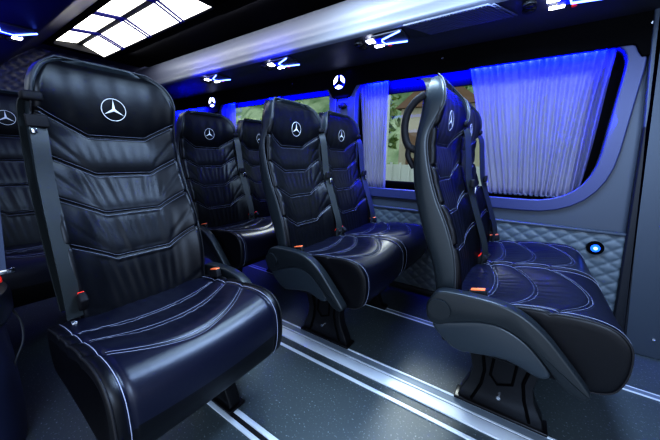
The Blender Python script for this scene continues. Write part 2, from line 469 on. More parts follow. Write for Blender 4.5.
ARM = [(.050, .420), (.056, .455), (.074, .488), (.100, .502), (.175, .508), (.261, .506), (.325, .488), (.382, .448), (.433, .394), (.499, .315), (.500, .298), (.483, .288), (.443, .304), (.390, .361), (.343, .404), (.281, .431), (.217, .428), (.140, .400), (.092, .375), (.062, .386)]
SHI = [(.073, .372), (.140, .398), (.217, .426), (.281, .429), (.343, .402), (.390, .359), (.414, .321), (.385, .300), (.304, .322), (.219, .308), (.160, .298), (.108, .329)]
meshes = {}
def build_seat(side, variant, name='passenger_seat', leg=True):
    """side=-1: arm rest towards -y ; +1 mirrored. variant 'aisle' or 'window'"""
    s = -side          # multiply y: canonical has arm at -y
    root = empty(name)
    def mir(me):
        if s < 0:
            me = me.copy()
            for v in me.vertices: v.co.y *= -1
            me.flip_normals()
        return me
    def get(key, fn):
        k = (key, s)
        if k not in meshes:
            if (key, 1) not in meshes: meshes[(key, 1)] = fn()
            if s < 0: meshes[k] = mir(meshes[(key, 1)])
        return meshes[k]
    Y = lambda y: y * s
    if s < 0:
        PAN_DROP[0] = 1; PAN_A[:] = [.275, .392, .520, -.02]
    else:
        PAN_DROP[0] = 0; PAN_A[:] = [.235, .362, .510, 0]
    if s < 0: pm = mir(pan_mesh())
    else: pm = get('pan', pan_mesh)
    pan = link('seat_cushion', pm, M['leather_light_tint'], root)
    back = link('backrest', get('back', back_mesh), M['leather'], root)
    shell = link('backrest_shell', get('shell', shell_mesh), M['shell'], root)
    # stitches on backrest
    b = MB()
    for k in range(4):
        for dz in (-.0065, .0065):
            pts = []
            for i in range(49):
                y = -.196 + .392 * i / 48; z = seam_z(k, y) + dz
                pts.append((back_x(y, z) + .0006, Y(y), z))
            b.tube(pts, .0006, 5)
    b.build('backrest_stitching', M['stitch_dim'], back, ang=80)
    for sg in (-1, 1):
        b = MB()
        pts = []
        for i in range(60):
            z = .415 + (1.185 - .415) * i / 59
            w = interp(HW, z) + .004
            pts.append((back_x(sg * (w - .018), z) - .013, sg * (w + .001), z))
        b.tube(pts, .0032, 6)
        b.build('piping', M['dark_piping'], back, ang=80)
    b = MB()
    pts = []
    for sg in (-1, 1):
        L = []
        for i in range(60):
            z = .415 + (1.2 - .415) * i / 59
            L.append((interp(SF, z) + .001, sg * (interp(SW, z) - .004), z))
        # over the top
        if sg < 0: pts = L + [(interp(SF, 1.21) - .012, -.13, 1.222), (interp(SF, 1.21) - .012, 0, 1.224)]
        else: pts = pts + [(interp(SF, 1.21) - .012, .13, 1.222)] + L[::-1]
    b.tube(pts, .0034, 6)
    b.build('piping', M['piping'], shell, ang=80)
    # emblem
    em = link('emblem', get('emblem', lambda: emblem_mesh(smooth_surf)), M['emblem'], back)
    # pan stitches
    b = MB()
    for k in range(3):
        for dx in (-.0055, .0055):
            pts = []
            for i in range(49):
                y = -.192 + .384 * i / 48
                p = top_pt(pan_seam(k, y) + dx, y, .0012); pts.append((p[0], Y(p[1]), p[2]))
            b.tube(pts, .00065, 5)
    i0 = idx_at_x(.12); i1 = max(i for i in range(NPD) if PD[i][0] > .5 and PD[i][1] > .30)
    for y in (-.2035, .2035):
        pts = []
        for i in range(i0, i1 + 1):
            p = pan_point(i, y, .0008); pts.append((p[0], Y(p[1]), p[2]))
        b.tube(pts, .0011, 5)
    b.build('seat_stitching', M['stitch'] if s < 0 else M['stitch_dim'], pan, ang=80)
    for y in (-.2265, .2265):
        b = MB()
        pts = []
        for i in range(i0, i1 + 12):
            p = pan_point(i, y, -.004); pts.append((p[0], Y(p[1]), p[2]))
        b.tube(pts, .0030, 6)
        b.build('piping', M['dark_piping'], pan, ang=80)
    # frame under pan
    b = MB()
    b.box((.30, 0, .272), (.36, .36, .035), bev=.006)
    b.box((.12, 0, .34), (.05, .40, .14), bev=.008)
    b.build('seat_frame', M['black'], root)
    # recliner bolts
    if s < 0:
        for x, z in ((.17, .43), (.22, .33)):
            MB().disc((x, Y(.235), z), (0, s, 0), .010, .012, 16).build('bolt', M['steel'], root)
    AZ = -.045 if s < 0 else 0
    if variant == 'aisle':
        # folded armrest on the aisle side
        a = MB().prism([(x, z + AZ) for x, z in catmull(ARM, 3, True)], 'y', Y(-.243), Y(-.288), bev=.008).build('armrest', M['plastic'], root, ang=50)
        MB().disc((.095, Y(-.291), .437 + AZ), (0, s, 0), .036, .010, 32).build('hinge_cap', M['plastic'], a)
        MB().prism([(x, z + AZ) for x, z in catmull(SHI, 3, True)], 'y', Y(-.240), Y(-.276), bev=.010).build('side_shield', M['plastic_l'], root, ang=50)
        g = MB() if s > 0 else None
        if g: g.tube(catmull([(-.040, Y(-.195), 1.145), (-.070, Y(-.20), 1.125), (-.094, Y(-.202), 1.09), (-.102, Y(-.202), 1.045), (-.096, Y(-.20), 1.0), (-.080, Y(-.20), .972), (-.055, Y(-.195), .962)], 6), .013, 10)
        if g: g.tube(catmull([(-.080, Y(-.20), .972), (-.083, Y(-.20), .94), (-.06, Y(-.195), .90)], 5), .010, 10)
        if g: g.build('grab_handle', M['matte_black'], root)
    # pedestal / foot
    if variant == 'aisle':
        out = [(.165, 0.008), (.172, .05), (.195, .11), (.205, .16), (.19, .22), (.17, .29), (.42, .29), (.405, .22), (.395, .16), (.405, .11), (.435, .05), (.445, .008)]
        p = MB().prism(out, 'y', Y(-.135), Y(-.085), bev=.005)
        p.box((.305, Y(-.11), .014), (.30, .07, .012), bev=.003)
        lg = p.build('pedestal', M['black'], root)
        q = MB()
        q.tube([(.215, Y(-.138), .03), (.24, Y(-.138), .11), (.245, Y(-.138), .17), (.23, Y(-.138), .25)], .005, 6)
        q.tube([(.40, Y(-.138), .03), (.375, Y(-.138), .11), (.365, Y(-.138), .17), (.38, Y(-.138), .25)], .005, 6)
        q.tube([(.27, Y(-.138), .25), (.265, Y(-.138), .16), (.29, Y(-.138), .13), (.335, Y(-.138), .15), (.34, Y(-.138), .25)], .004, 6)
        q.build('moulded_rib', M['gloss_black'], lg)
        MB().disc((.30, Y(-.142), .085), (0, s, 0), .007, .012, 14).build('pedestal_bolt', M['steel'], lg)
    else:
        f = MB().prism([(.20, .008), (.24, .13), (.22, .29), (.36, .29), (.37, .15), (.43, .008)], 'y', Y(-.10), Y(-.145), bev=.004)
        f.box((.32, Y(-.12), .018), (.26, .05, .02), bev=.004)
        lg = f.build('leg', M['black'], root)
        MB().disc((.41, Y(-.12), .032), (0, 0, 1), .008, .016, 12).build('leg_bolt', M['steel'], lg)
    # buckles
    def buckle(x, y, z, m, ang=.25):
        o = MB().box((0, 0, 0), (.058, .022, .034), bev=.006).build('buckle', M['matte_black'], root)
        o.location = (x, Y(y), z); o.rotation_euler = (0, -ang, 0)
        MB().box((.004, 0, .017), (.044, .017, .006), bev=.002).build('release_button', m, o)
    if variant == 'aisle':
        buckle(.195 if s > 0 else .225, -.205, .487 if s > 0 else .460, M['orange']); buckle(.155, .204, .485, M['red'], .9)
    else:
        buckle(.165, .215, .487, M['orange']); buckle(.16, -.204, .485, M['red'], .9)
    # belt
    yb = .205
    if s < 0:
        rb = catmull([(-.03, .200, 1.10), (-.035, .222, 1.06), (-.01, .232, .90), (.02, .236, .75), (.06, .238, .60), (.10, .238, .45)], 5)
        MB().ribbon([(x, Y(y), z) for x, y, z in rb], (.6, Y(1), 0), .022, .004).build('seat_belt', M['webbing'], root, ang=30)
    pts = catmull([(.02, .204, 1.02), (.040, .208, .96), (.058, .214, .85), (.10, .220, .70), (.14, .224, .56), (.155, .226, .44)], 5) if s < 0 else catmull([(-.035, yb - .01, 1.09), (.0, yb, 1.085), (.035, yb, 1.05), (.050, yb + .004, .95), (.070, yb + .004, .82), (.125, yb + .004, .66), (.165, yb + .002, .54), (.168, yb - .002, .45)], 5)
    wd = (.45, 1 if True else 0, 0)
    be = MB().ribbon([(x, Y(y), z) for x, y, z in pts], (.25 if s < 0 else .55, Y(1), 0), .042 if s < 0 else .040, .0025).build('seat_belt', M['webbing'], root, ang=30)
    MB().box((.012, Y(yb), 1.09), (.045, .046, .026), bev=.008).build('belt_guide', M['matte_black'], be)
    bx, bz = (.030, 1.02) if s < 0 else (.083, .83)
    t = MB().box((bx, Y(yb), bz), (.014, .05, .035), bev=.004).build('belt_stop', M['matte_black'], be)
    MB().box((bx + .012, Y(yb + .012), bz - .03), (.006, .022 if s > 0 else .012, .028 if s > 0 else .014), bev=.002).build('latch_tongue', M['chrome'], be)
    return root

A0 = build_seat(-1, 'aisle')
W0 = build_seat(-1, 'window')
L0 = build_seat(1, 'aisle')
PITCH = .792
rg = 'double seats along the curtained window wall'
A0.location = (0, 0, 0); tag(A0, 'black leather seat nearest the right edge, seen from the side with its armrest folded down', 'seat', rg)
W0.location = (0, .46, 0); tag(W0, 'black leather seat beside the large closed curtain, mostly hidden behind the side-on front seat', 'seat', rg)
a = copy_tree(A0); a.location = (-PITCH, 0, 0); tag(a, 'black leather aisle seat in the centre with quilted backrest and folded grey armrest', 'seat', rg)
a = copy_tree(W0); a.location = (-PITCH, .46, 0); tag(a, 'black leather window seat next to the narrow gathered curtain in the middle row', 'seat', rg)
a = copy_tree(A0); a.location = (-2 * PITCH, 0, 0); tag(a, 'black leather aisle seat just behind the big foreground seat, left of the centre seat', 'seat', rg)
a = copy_tree(W0); a.location = (-2 * PITCH, .46, 0); tag(a, 'black leather window seat of the third row, its headrest just below the rear window', 'seat', rg)
L0.location = (-.95, -.785, 0); tag(L0, 'large black leather single seat in the left foreground with white-stitched cushion', 'seat')
a = copy_tree(L0); a.location = (-2.05, -.885, .03); tag(a, 'dim blue-lit leather seat at the left edge behind the large foreground seat', 'seat')

# ------------------------------------------------------------------ floor and rails
b = MB(); b.box((-.6, -.15, -.03), (6.2, 2.9, .06)); struct(b.build('floor', M['floor']))
def rail(y0, y1, z, x0, x1, m, name='trim', h=.006):
    return MB().box(((x0 + x1) / 2, (y0 + y1) / 2, z), (x1 - x0, abs(y1 - y0), h), bev=.0015).build(name, m)
def seat_track(name, strips, label, x0=-3.4, x1=1.3):
    r = empty(name, ((x0 + x1) / 2, strips[0][0], 0))
    for (ya, yb, m, h) in strips:
        o = MB().box((0, (ya + yb) / 2 - strips[0][0], h / 2), (x1 - x0, abs(yb - ya), h), bev=.001).build('rail_strip', m, r)
    return tag(r, label, 'floor rail')
seat_track('seat_track', [(-.128, -.137, M['alu'], .006), (-.137, -.172, M['alu_dim'], .003), (-.172, -.181, M['alu'], .005), (-.181, -.188, M['matte_black'], .002), (-.188, -.242, M['alu'], .007)],
           'wide bright aluminium seat track running along the aisle under the double seats')
seat_track('aisle_edge_strip', [(-.286, -.302, M['alu'], .005)], 'thin bright metal strip in the aisle parallel to the wide seat track')
seat_track('seat_track', [(-.672, -.690, M['alu'], .006), (-.690, -.708, M['matte_black'], .002), (-.708, -.724, M['alu'], .006)], 'twin-edged aluminium track under the large foreground seat at the bottom')
seat_track('seat_track', [(.322, .330, M['alu'], .004), (.330, .356, M['alu_dim'], .003), (.356, .362, M['alu'], .004)], 'dull grey metal track close to the quilted wall, seen between the seats')

# ------------------------------------------------------------------ wall with windows
def rrect(x0, x1, z0, z1, r, n=8):
    pts = []
    for cx, cz, a0 in ((x1 - r, z1 - r, 0), (x0 + r, z1 - r, PI / 2), (x0 + r, z0 + r, PI), (x1 - r, z0 + r, 3 * PI / 2)):
        for i in range(n + 1):
            a = a0 + PI / 2 * i / n; pts.append((cx + r * math.cos(a), cz + r * math.sin(a)))
    return pts
def rpoly(P, n=8):
    out = []
    m = len(P)
    for i in range(m):
        x, z, rr = P[i]; a = Vector((P[i-1][0] - x, P[i-1][1] - z)).normalized(); b = Vector((P[(i+1) % m][0] - x, P[(i+1) % m][1] - z)).normalized()
        A = Vector((x, z)) + a * rr; B = Vector((x, z)) + b * rr; C0 = Vector((x, z))
        for k in range(n + 1):
            t = k / n; q = A * (1-t)**2 + C0 * 2*t*(1-t) + B * t*t; out.append((q.x, q.y))
    return out
def w1poly(o, r1=.12, r2=.26):
    return rpoly([(.605 + o, 1.475 + o * .6, r1), (-.84 - o, 1.475 + o * .6, r1), (-.84 - o, .715 - o, r1), (.560 + o, .715 - o, r2)])
def plate(name, loops, ya, yb, m, parent=None, bev=0.):
    cu = bpy.data.curves.new(name, 'CURVE'); cu.dimensions = '2D'; cu.fill_mode = 'BOTH'
    for L in loops:
        sp = cu.splines.new('POLY'); sp.points.add(len(L) - 1); sp.use_cyclic_u = True
        for p, (x, z) in zip(sp.points, L): p.co = (x, z, 0, 1)
    cu.extrude = abs(yb - ya) / 2 - bev; cu.bevel_depth = bev; cu.bevel_resolution = 3
    t = bpy.data.objects.new(name, cu); COL.objects.link(t)
    bpy.context.view_layer.update()
    me = bpy.data.meshes.new_from_object(t.evaluated_get(bpy.context.evaluated_depsgraph_get()))
    bpy.data.objects.remove(t); bpy.data.curves.remove(cu)
    yc = (ya + yb) / 2
    for v in me.vertices:
        x, z, w = v.co; v.co = (x, yc - w, z)
    me.name = name; auto(me, 40)
    me.materials.clear()
    return link(name, me, m, parent)
X0, X1 = -3.4, 1.3
rect = lambda a, b_, c, d: [(a, c), (b_, c), (b_, d), (a, d)]
W1 = (-.84, .625); W2 = (-2.42, -1.05)
struct(plate('wall_right', [rect(X0, X1, .585, 1.60), w1poly(.002), rrect(*W2, .715, 1.475, .085)], .725, .79, M['sill'], bev=.008))
struct(plate('window_1', [w1poly(.02), rrect(-.80, .48, .775, 1.42, .05)], .795, .815, M['gloss_black']))
f2 = struct(plate('window_2', [rrect(W2[0] - .02, W2[1] + .02, .69, 1.49, .07), rrect(-2.38, -1.09, .775, 1.425, .04)], .795, .815, M['gloss_black']))
MB().box((-.16, .806, 1.10), (1.31, .006, .70)).build('window_pane', M['glass'], bpy.data.objects['window_1'])
MB().box((-1.735, .806, 1.10), (1.33, .006, .70)).build('window_pane', M['glass'], f2)
b = MB(); b.box((-1.05, .90, .25), (4.7, .10, .67)); struct(b.build('wall_right_outer', M['trim_dark']))
# coloured reveal liner round window 1 and 2 (blue-lit rounded frame)
for wn, (xa, xb) in (('trim_1', W1), ('trim_2', W2)):
    if wn == 'trim_1':
        struct(plate(wn, [w1poly(.05, .16, .32), w1poly(-.004)], .706, .7245, M['reveal'], bev=.006)); continue
    struct(plate(wn, [rrect(xa - .045, xb + .045, .670, 1.50, .13), rrect(xa + .004, xb - .004, .719, 1.470, .085)], .706, .7245, M['reveal'], bev=.006))

# quilted lower wall
def quilt(name, x0, x1, z0, z1, m, W=.085, H=.062, res=.0065, dep=.0075):
    nx, nz = int((x1 - x0) / res), int((z1 - z0) / res)
    verts = []; faces = []
    for j in range(nz + 1):
        for i in range(nx + 1):
            x = x0 + (x1 - x0) * i / nx; z = z0 + (z1 - z0) * j / nz
            u = x / W + z / H; v = x / W - z / H
            a = abs(math.sin(PI * u)); c = abs(math.sin(PI * v))
            verts.append((x, -dep * (min(a, c)) ** .45, z))
    w = nx + 1
    for j in range(nz):
        for i in range(nx):
            a = j * w + i; faces.append((a, a + 1, a + w + 1, a + w))
    return mesh_from(name, verts, faces)
q = link('wall_right_lower', quilt('wall_right_lower', X0, .80, 0, .585, M['quilt']), M['quilt'], loc=(0, .712, 0)); struct(q)
b = MB(); b.box((-1.3, .76, .29), (4.2, .09, .59)); b.build('wall_backing', M['trim_dark'], q, loc=(0, -.712 + .0, 0))
b = MB(); b.box((-1.3, .712, .588), (4.2, .03, .016), bev=.005); struct(b.build('trim_3', M['trim']))
b = MB(); b.box((-1.3, .705, .02), (4.2, .03, .04), bev=.006); struct(b.build('baseboard_right', M['trim_dark']))

# lit switch on the quilted wall
sw = empty('lit_push_button', (.615, .700, .505)); tag(sw, 'round black push button glowing blue on the quilted wall beside the front seats', 'button')
MB().disc((0, -.004, 0), (0, 1, 0), .034, .012, 40, ).build('bezel', M['gloss_black'], sw)
MB().disc((0, -.012, 0), (0, 1, 0), .019, .008, 32).build('lit_ring', M['btn_blue'], sw)
MB().disc((0, -.017, 0), (0, 1, 0), .008, .008, 24).build('cap', M['led_cyan'], sw)

# rear wall + left wall + roof
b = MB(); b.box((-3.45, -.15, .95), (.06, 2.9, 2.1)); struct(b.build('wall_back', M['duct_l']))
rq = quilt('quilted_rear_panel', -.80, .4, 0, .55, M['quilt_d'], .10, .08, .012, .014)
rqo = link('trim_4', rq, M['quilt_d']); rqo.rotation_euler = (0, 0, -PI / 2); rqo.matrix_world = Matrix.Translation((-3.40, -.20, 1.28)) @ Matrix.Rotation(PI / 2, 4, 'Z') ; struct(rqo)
b = MB(); b.box((-2.05, -1.45, .60), (2.7, .06, 1.3)); struct(b.build('wall_left', M['trim_dark']))
b = MB(); b.box((1.46, .10, .95), (.06, 1.5, 2.0)); struct(b.build('light_block_front', M['trim_dark']))  # unseen panel added to keep cab daylight off the interior
# roof panel with an opening for the light panel
def roof():
    v = []; f = []
    prof = [(-1.33, 1.60), (-.72, 1.86), (-.37, 1.90), (-.37, 1.93), (.02, 1.93), (.02, 1.86), (.39, 1.86), (.85, 1.60)]
    return prof
RX0, RX1 = -3.18, -1.473
b = MB()
b.box(((RX1 + 1.5) / 2, -.17, 1.90), (1.5 - RX1, 1.20, .04)); b.box(((-3.45 + RX0) / 2, -.17, 1.90), (RX0 + 3.45, 1.20, .04))
b.box(((RX0 + RX1) / 2, .225, 1.875), (RX1 - RX0, .43, .07)); b.box(((RX0 + RX1) / 2, -.565, 1.875), (RX1 - RX0, .41, .07))
b.box(((RX0 + RX1) / 2, -.17, 1.96), (RX1 - RX0, .6, .02))
b.box((.1, .225, 1.857), (3.2, .43, .05)); b.box((.1, -.565, 1.857), (3.2, .41, .05))
struct(b.build('ceiling', M['black_ceiling']))

# light hatch
lh = empty('ceiling_light_panel', ((RX0 + RX1) / 2, -.17, 1.84)); tag(lh, 'glowing white segmented light panel in the ceiling with navy dividers', 'ceiling light')
xm = (RX0 + RX1) / 2
rows = [(-1.473 - 0.0, -1.79), (-1.815, -2.255), (-2.28, -2.73), (-2.755, -3.17)]
for xa, xb in rows:
    for (ya, za, yb, zb) in ((-.155, 1.895, .004, 1.832), (-.345, 1.868, -.185, 1.893)):
        bm = bmesh.new()
        vs = [bm.verts.new((x - xm, y + .17, z - 1.84)) for x, y, z in ((xa, ya, za), (xb, ya, za), (xb, yb, zb), (xa, yb, zb))]
        vt = [bm.verts.new(v.co + Vector((0, 0, .008))) for v in vs]
        bm.faces.new(vs); bm.faces.new(vt[::-1])
        for i in range(4): bm.faces.new((vs[i], vt[i], vt[(i + 1) % 4], vs[(i + 1) % 4]))
        me = bpy.data.meshes.new('light_segment'); bm.to_mesh(me); bm.free(); auto(me)
        link('light_segment', me, M['panel'], lh)
d = MB()
for xd in (-1.785, -1.822, -2.25, -2.287, -2.725, -2.762):
    d.tube([(xd - xm, -.345 + .17, 1.860 - 1.84), (xd - xm, 0.0, 1.884 - 1.84), (xd - xm, .174, 1.822 - 1.84)], .0075, 6)
d.build('divider', M['divider'], lh)
d = MB(); d.box((0, 0, .052), (RX1 - RX0, .040, .010), bev=.003); d.build('centre_bar', mat('bar_grey', (.09, .085, .06), .5), lh)
d = MB()
for yy, zz in ((.18, -.006), (-.182, .028)): d.box((0, yy, zz), (RX1 - RX0 + .02, .014, .02), bev=.003)
for xx in (RX0 - xm, RX1 - xm): d.box((xx, 0, .02), (.014, .36, .05), bev=.003)
d.build('frame', M['matte_black'], lh)

# overhead duct right : swept profile
def sweep(name, prof, x0, x1, m, k=6, n=1):
    P = catmull(prof, k); verts = []; faces = []
    for x in (x0, x1):
        verts += [(x, y, z) for y, z in P]
    w = len(P)
    for j in range(w - 1): faces.append((j, j + 1, w + j + 1, w + j))
    me = mesh_from(name, verts, faces)
    return me
DP = [(.40, 1.842), (.372, 1.825), (.352, 1.785), (.345, 1.735), (.350, 1.685), (.340, 1.655), (.335, 1.625), (.355, 1.608)]
o = link('trim_5', sweep('overhead_duct', DP, X0, X1, M['duct']), M['duct']); struct(o)
SP = [(.355, 1.608), (.42, 1.602), (.50, 1.600), (.56, 1.592), (.66, 1.575), (.712, 1.572)]
o = link('trim_6', sweep('overhead_soffit', SP, X0, X1, M['soffit']), M['soffit']); struct(o)
# black glossy cornice with lobes carrying the lit emblem
def cornice():
    xs = []; pts_low = []
    x = X0
    low = 1.455
    def lo(x):
        z = low
        for c in (-.945, -2.53): 
            d = abs(x - c)
            z = min(z, low - .075 * sstep((.125 - d) / .06))
        if x > .60: z = min(z, low - .055 * sstep((x - .60) / .035))
        return z
    n = 360
    pts = [(X0 + (X1 - X0) * i / n, lo(X0 + (X1 - X0) * i / n)) for i in range(n + 1)]
    return pts + [(X1, 1.578), (X0, 1.578)]
co = plate('trim_7', [cornice()], .692, .7235, M['gloss_black'], bev=.004); struct(co)
# small screws on the cornice
for (x, z) in ((-.23, 1.525), (.64, 1.525), (-1.42, 1.525)):
    tag(MB().disc((0, 0, 0), (0, 1, 0), .006, .006, 12).build('screw', M['steel'], loc=(x, .690, z)), {-.23: 'tiny bright screw on the black cornice above the side-on front seat', .64: 'tiny bright screw on the black cornice at the upper right', -1.42: 'tiny screw on the black cornice above the rear window'}[x], 'screw')

# lit emblems
def lit_emblem(x, label):
    r = empty('illuminated_emblem', (x, .690, 1.482)); tag(r, label, 'emblem', 'glowing star emblems on the window pillars')
    MB().disc((0, 0, 0), (0, 1, 0), .050, .006, 40).build('halo', M['logo_blue'], r)
    s_ = MB()
    R = .047
    for k in range(3):
        a0 = PI / 2 + k * 2 * PI / 3 ; a1 = a0 + 2 * PI / 3
        poly = []
        ac = (a0 + a1) / 2
        for i in range(13):
            a = a0 + .27 + (a1 - a0 - .54) * i / 12; poly.append((R * math.cos(a), R * math.sin(a)))
        poly.append((.019 * math.cos(ac), .019 * math.sin(ac)))
        s_.prism(poly, 'y', -.003, -.009)
    s_.build('glowing_sector', M['logo_white'], r)
    st = MB().prism(star_tris(.047, .013), 'y', -.003, -.007).build('star', M['gloss_black'], r)
    return r
lit_emblem(-.96, 'white glowing star emblem on the pillar above the middle window seat')
lit_emblem(-2.53, 'small white glowing star emblem on the rear pillar above the third-row seats')

# coat hook on mid pillar
h = MB(); h.ball((0, 0, 0), .028, (1, .6, .8)); h.tube([(0, -.01, -.01), (0, -.05, -.02), (0, -.055, .0)], .008, 8)
tag(h.build('coat_hook', M['matte_black'], loc=(-.935, .712, 1.32)), 'black coat hook on the blue-lit pillar beside the narrow curtain', 'hook')

# ------------------------------------------------------------------ curtains
def curtain(name, xt0, xt1, xb0, xb1, zt, zb, y, pleats, label, amp=.011, seed=1, curve=0., group=None):
    rnd = random.Random(seed)
    n = pleats * 10; nz = 40; ph = [rnd.uniform(-.6, .6) for _ in range(pleats + 2)]; am = [rnd.uniform(.55, 1.3) for _ in range(pleats + 2)]
    root = empty(name, ((xt0 + xt1) / 2, y, zt)); tag(root, label, 'curtain', group)
    ox, oy, oz = root.location
    verts = []; faces = []
    for j in range(nz + 1):
        t = j / nz; z = zt + (zb - zt) * t
        for i in range(n + 1):
            s_ = i / n; k = int(s_ * pleats); fr = s_ * pleats
            a = am[k] * (1 - (fr - k)) + am[k + 1] * (fr - k); p = ph[k] * (1 - (fr - k)) + ph[k + 1] * (fr - k)
            x = (xt0 + (xt1 - xt0) * s_) * (1 - t) + (xb0 + (xb1 - xb0) * s_) * t
            x += curve * math.sin(PI * t) * s_ + .004 * math.sin(5 * t + k)
            yy = y + amp * a * math.sin(2 * PI * fr + p + .5 * t) * (.75 + .35 * t)
            if t > .965: yy += .003 * math.sin(2 * PI * fr * 2)
            verts.append((x - ox, yy - oy, z - oz))
    w = n + 1
    for j in range(nz):
        for i in range(n): a = j * w + i; faces.append((a, a + 1, a + w + 1, a + w))
    link('fabric', mesh_from('fabric', verts, faces), M['curtain'], root)
    # hem gliders
    g = MB()
    for i in range(pleats + 1):
        x = xb0 + (xb1 - xb0) * i / pleats
        g.box((x - ox, -.004, zb - oz - .002), (.016, .012, .010), bev=.002)
    g.build('hem_clip', M['sill'], root)
    g = MB(); g.tube([(xb0 - ox - .02, .0, zb - oz - .008), (xb1 - ox + .02, 0, zb - oz - .008)], .004, 8); g.build('curtain_rod', M['gloss_black'], root)
    return root
cg = 'pleated sheer curtains at the windows'
curtain('window_curtain', -.085, .560, .085, .515, 1.472, .745, .765, 17, 'wide closed sheer curtain glowing blue at the top beside the front seats', seed=3, group=cg)
curtain('window_curtain', -.83, -.60, -.745, -.585, 1.472, .700, .762, 9, 'narrow gathered sheer curtain beside the middle window seat', seed=5, group=cg, amp=.009)
curtain('window_curtain', -2.42, -2.26, -2.41, -2.27, 1.472, .72, .764, 7, 'blue-lit gathered curtain at the far end of the rear window', seed=8, group=cg)
curtain('window_curtain', -1.78, -1.64, -1.77, -1.65, 1.472, .72, .764, 6, 'short blue-lit gathered curtain visible just above the middle aisle headrest', seed=9, group=cg)

curtain('window_curtain', -3.28, -2.66, -3.26, -2.68, 1.45, .72, .700, 10, 'curtain panel added to catch blue light furthest back on the window wall, above the third-row aisle seat', seed=12, group=cg)  # panel added as a surface for the far blue glow
# roller cassette
rc = MB(); rc.box((-.11, .789, 1.408), (1.36, .010, .06), bev=.004)
tag(rc.build('blind_cassette', M['gloss_black']), 'black horizontal cassette across the top of the middle window', 'blind')
rc = MB(); rc.box((-.12, .788, .752), (1.32, .012, .04), bev=.006)
tag(rc.build('window_ledge', M['gloss_black']), 'black ledge strip along the bottom of the middle window', 'ledge')

# ------------------------------------------------------------------ reading lamps / vents
def lamp(x, side, label, y0=.0):
    r = empty('reading_lamp', (x, .425 + y0 if side > 0 else -.765, 1.596)); tag(r, label, 'lamp', 'reading lamps in the overhead ducts')
    s_ = side
    h = MB().box((-.02, s_ * .0, .0), (.18, .135, .012), bev=.005).build('housing', M['soffit'], r)
    MB().box((-.125, s_ * -.03, -.009), (.045, .04, .008), bev=.003).build('white_lens', M['led_white'], r)
    MB().box((-.11, s_ * .055, -.009), (.055, .022, .008), bev=.003).build('white_lens', M['led_white'], r)
    t = MB(); t.tube([(.065, s_ * -.078, -.010), (-.06, s_ * -.022, -.010), (-.068, s_ * .0, -.010), (-.062, s_ * .045, -.010), (.055, s_ * .07, -.010)], .0045, 8)
    t.build('light_guide', M['led_cyan'], r)
    g = MB(); g.box((-.085, s_ * .005, -.007), (.05, .09, .006), bev=.002); g.build('glow_plate', M['logo_blue'], r)
    MB().disc((-.05, s_ * .072, -.010), (0, 0, 1), .010, .008, 16).build('red_button', M['red'], r)
    for yy in (-.02, .035):
        v = MB(); v.disc((-.21, s_ * yy, -.004), (0, 0, 1), .026, .012, 24); v.disc((-.21, s_ * yy, -.011), (0, 0, 1), .016, .008, 20)
        v.build('air_nozzle', M['matte_black'], r)
    return r
lamp(-.435, 1, 'blue and white reading lamp cluster above the narrow curtain, the clearest one in the duct')
lamp(-1.235, 1, 'reading lamp cluster with blue light guides above the middle row seats')
lamp(-2.02, 1, 'small blue reading lamp cluster furthest back in the right duct')
lamp(.40, 1, 'reading lamp cluster cut off by the top edge above the wide curtain')
lamp(-2.17, -1, 'reading lamp cluster with red dot in the dark duct at the upper left')
# ribbed vent panel
v = MB()
v.prism([(-.345, .325), (-.255, .500), (.13, .500), (.04, .325)], 'z', 1.596, 1.603)
x = -.33
for i in range(27):
    xx = -.33 + i * .0150
    v.tube([(xx, .328, 1.596), (xx + .082, .497, 1.596)], .0042, 6)
tag(v.build('ribbed_grille', M['vent'], ang=60), 'dark ribbed ventilation grille in the overhead duct at the top right', 'grille')

# left duct
LP = [(-.40, 1.845), (-.46, 1.80), (-.56, 1.72), (-.63, 1.65), (-.68, 1.61), (-.78, 1.602), (-1.0, 1.58), (-1.3, 1.5)]
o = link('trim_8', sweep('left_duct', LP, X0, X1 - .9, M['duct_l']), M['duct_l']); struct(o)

# ------------------------------------------------------------------ front right pillar
b = MB()
b.prism([(.657, 1.60), (.655, 1.60), (.80, .10), (.80, .0), (.745, .0), (.735, .25)], 'y', .68, .722, bev=.006); struct(b.build('trim_9', M['trim_dark']))
b = MB()
b.prism([(.632, 1.60), (.70, 1.60), (.98, .0), (.803, .0)], 'y', .68, .722, bev=.006); struct(b.build('trim_10', M['trim']))
b = MB()
b.prism([(.703, 1.60), (1.5, 1.60), (1.5, 0), (.985, .0)], 'y', .67, .722, bev=.004); struct(b.build('trim_11', M['trim_dark']))
tag(MB().disc((0, 0, 0), (0, 1, 0), .006, .008, 12).build('screw', M['steel'], loc=(.888, .677, .10)), 'small bright screw low on the grey pillar panel at the right edge', 'screw')

# ------------------------------------------------------------------ console at far left with belt
c = empty('side_console', (-1.05, -1.225, 0)); tag(c, 'dark rounded console with a red buckle at the lower left edge', 'console')
bd = MB(); pr = [(0, .10), (.04, .095), (.30, .105), (.44, .115)]
def lathe(b, pr, sx, sy, seg=40):
    rings = [[b.bm.verts.new((r * sx * math.cos(2*PI*k/seg), r * sy * math.sin(2*PI*k/seg), z)) for k in range(seg)] for z, r in pr]
    for A, B in zip(rings, rings[1:]):
        for k in range(seg): b.bm.faces.new((A[k], A[(k+1) % seg], B[(k+1) % seg], B[k]))
    b.bm.faces.new(rings[0][::-1]); b.bm.faces.new(rings[-1]); return b
lathe(bd, [(.0, .09), (.1, .10), (.3, .10), (.43, .095)], 1.5, 1).build('body', mat('navy_plastic', (.02, .025, .06), .45), c)
lathe(MB(), [(.42, .095), (.43, .113), (.45, .122), (.50, .124), (.52, .118), (.53, .10)], 1.5, 1).build('padded_rim', M['plastic'], c)
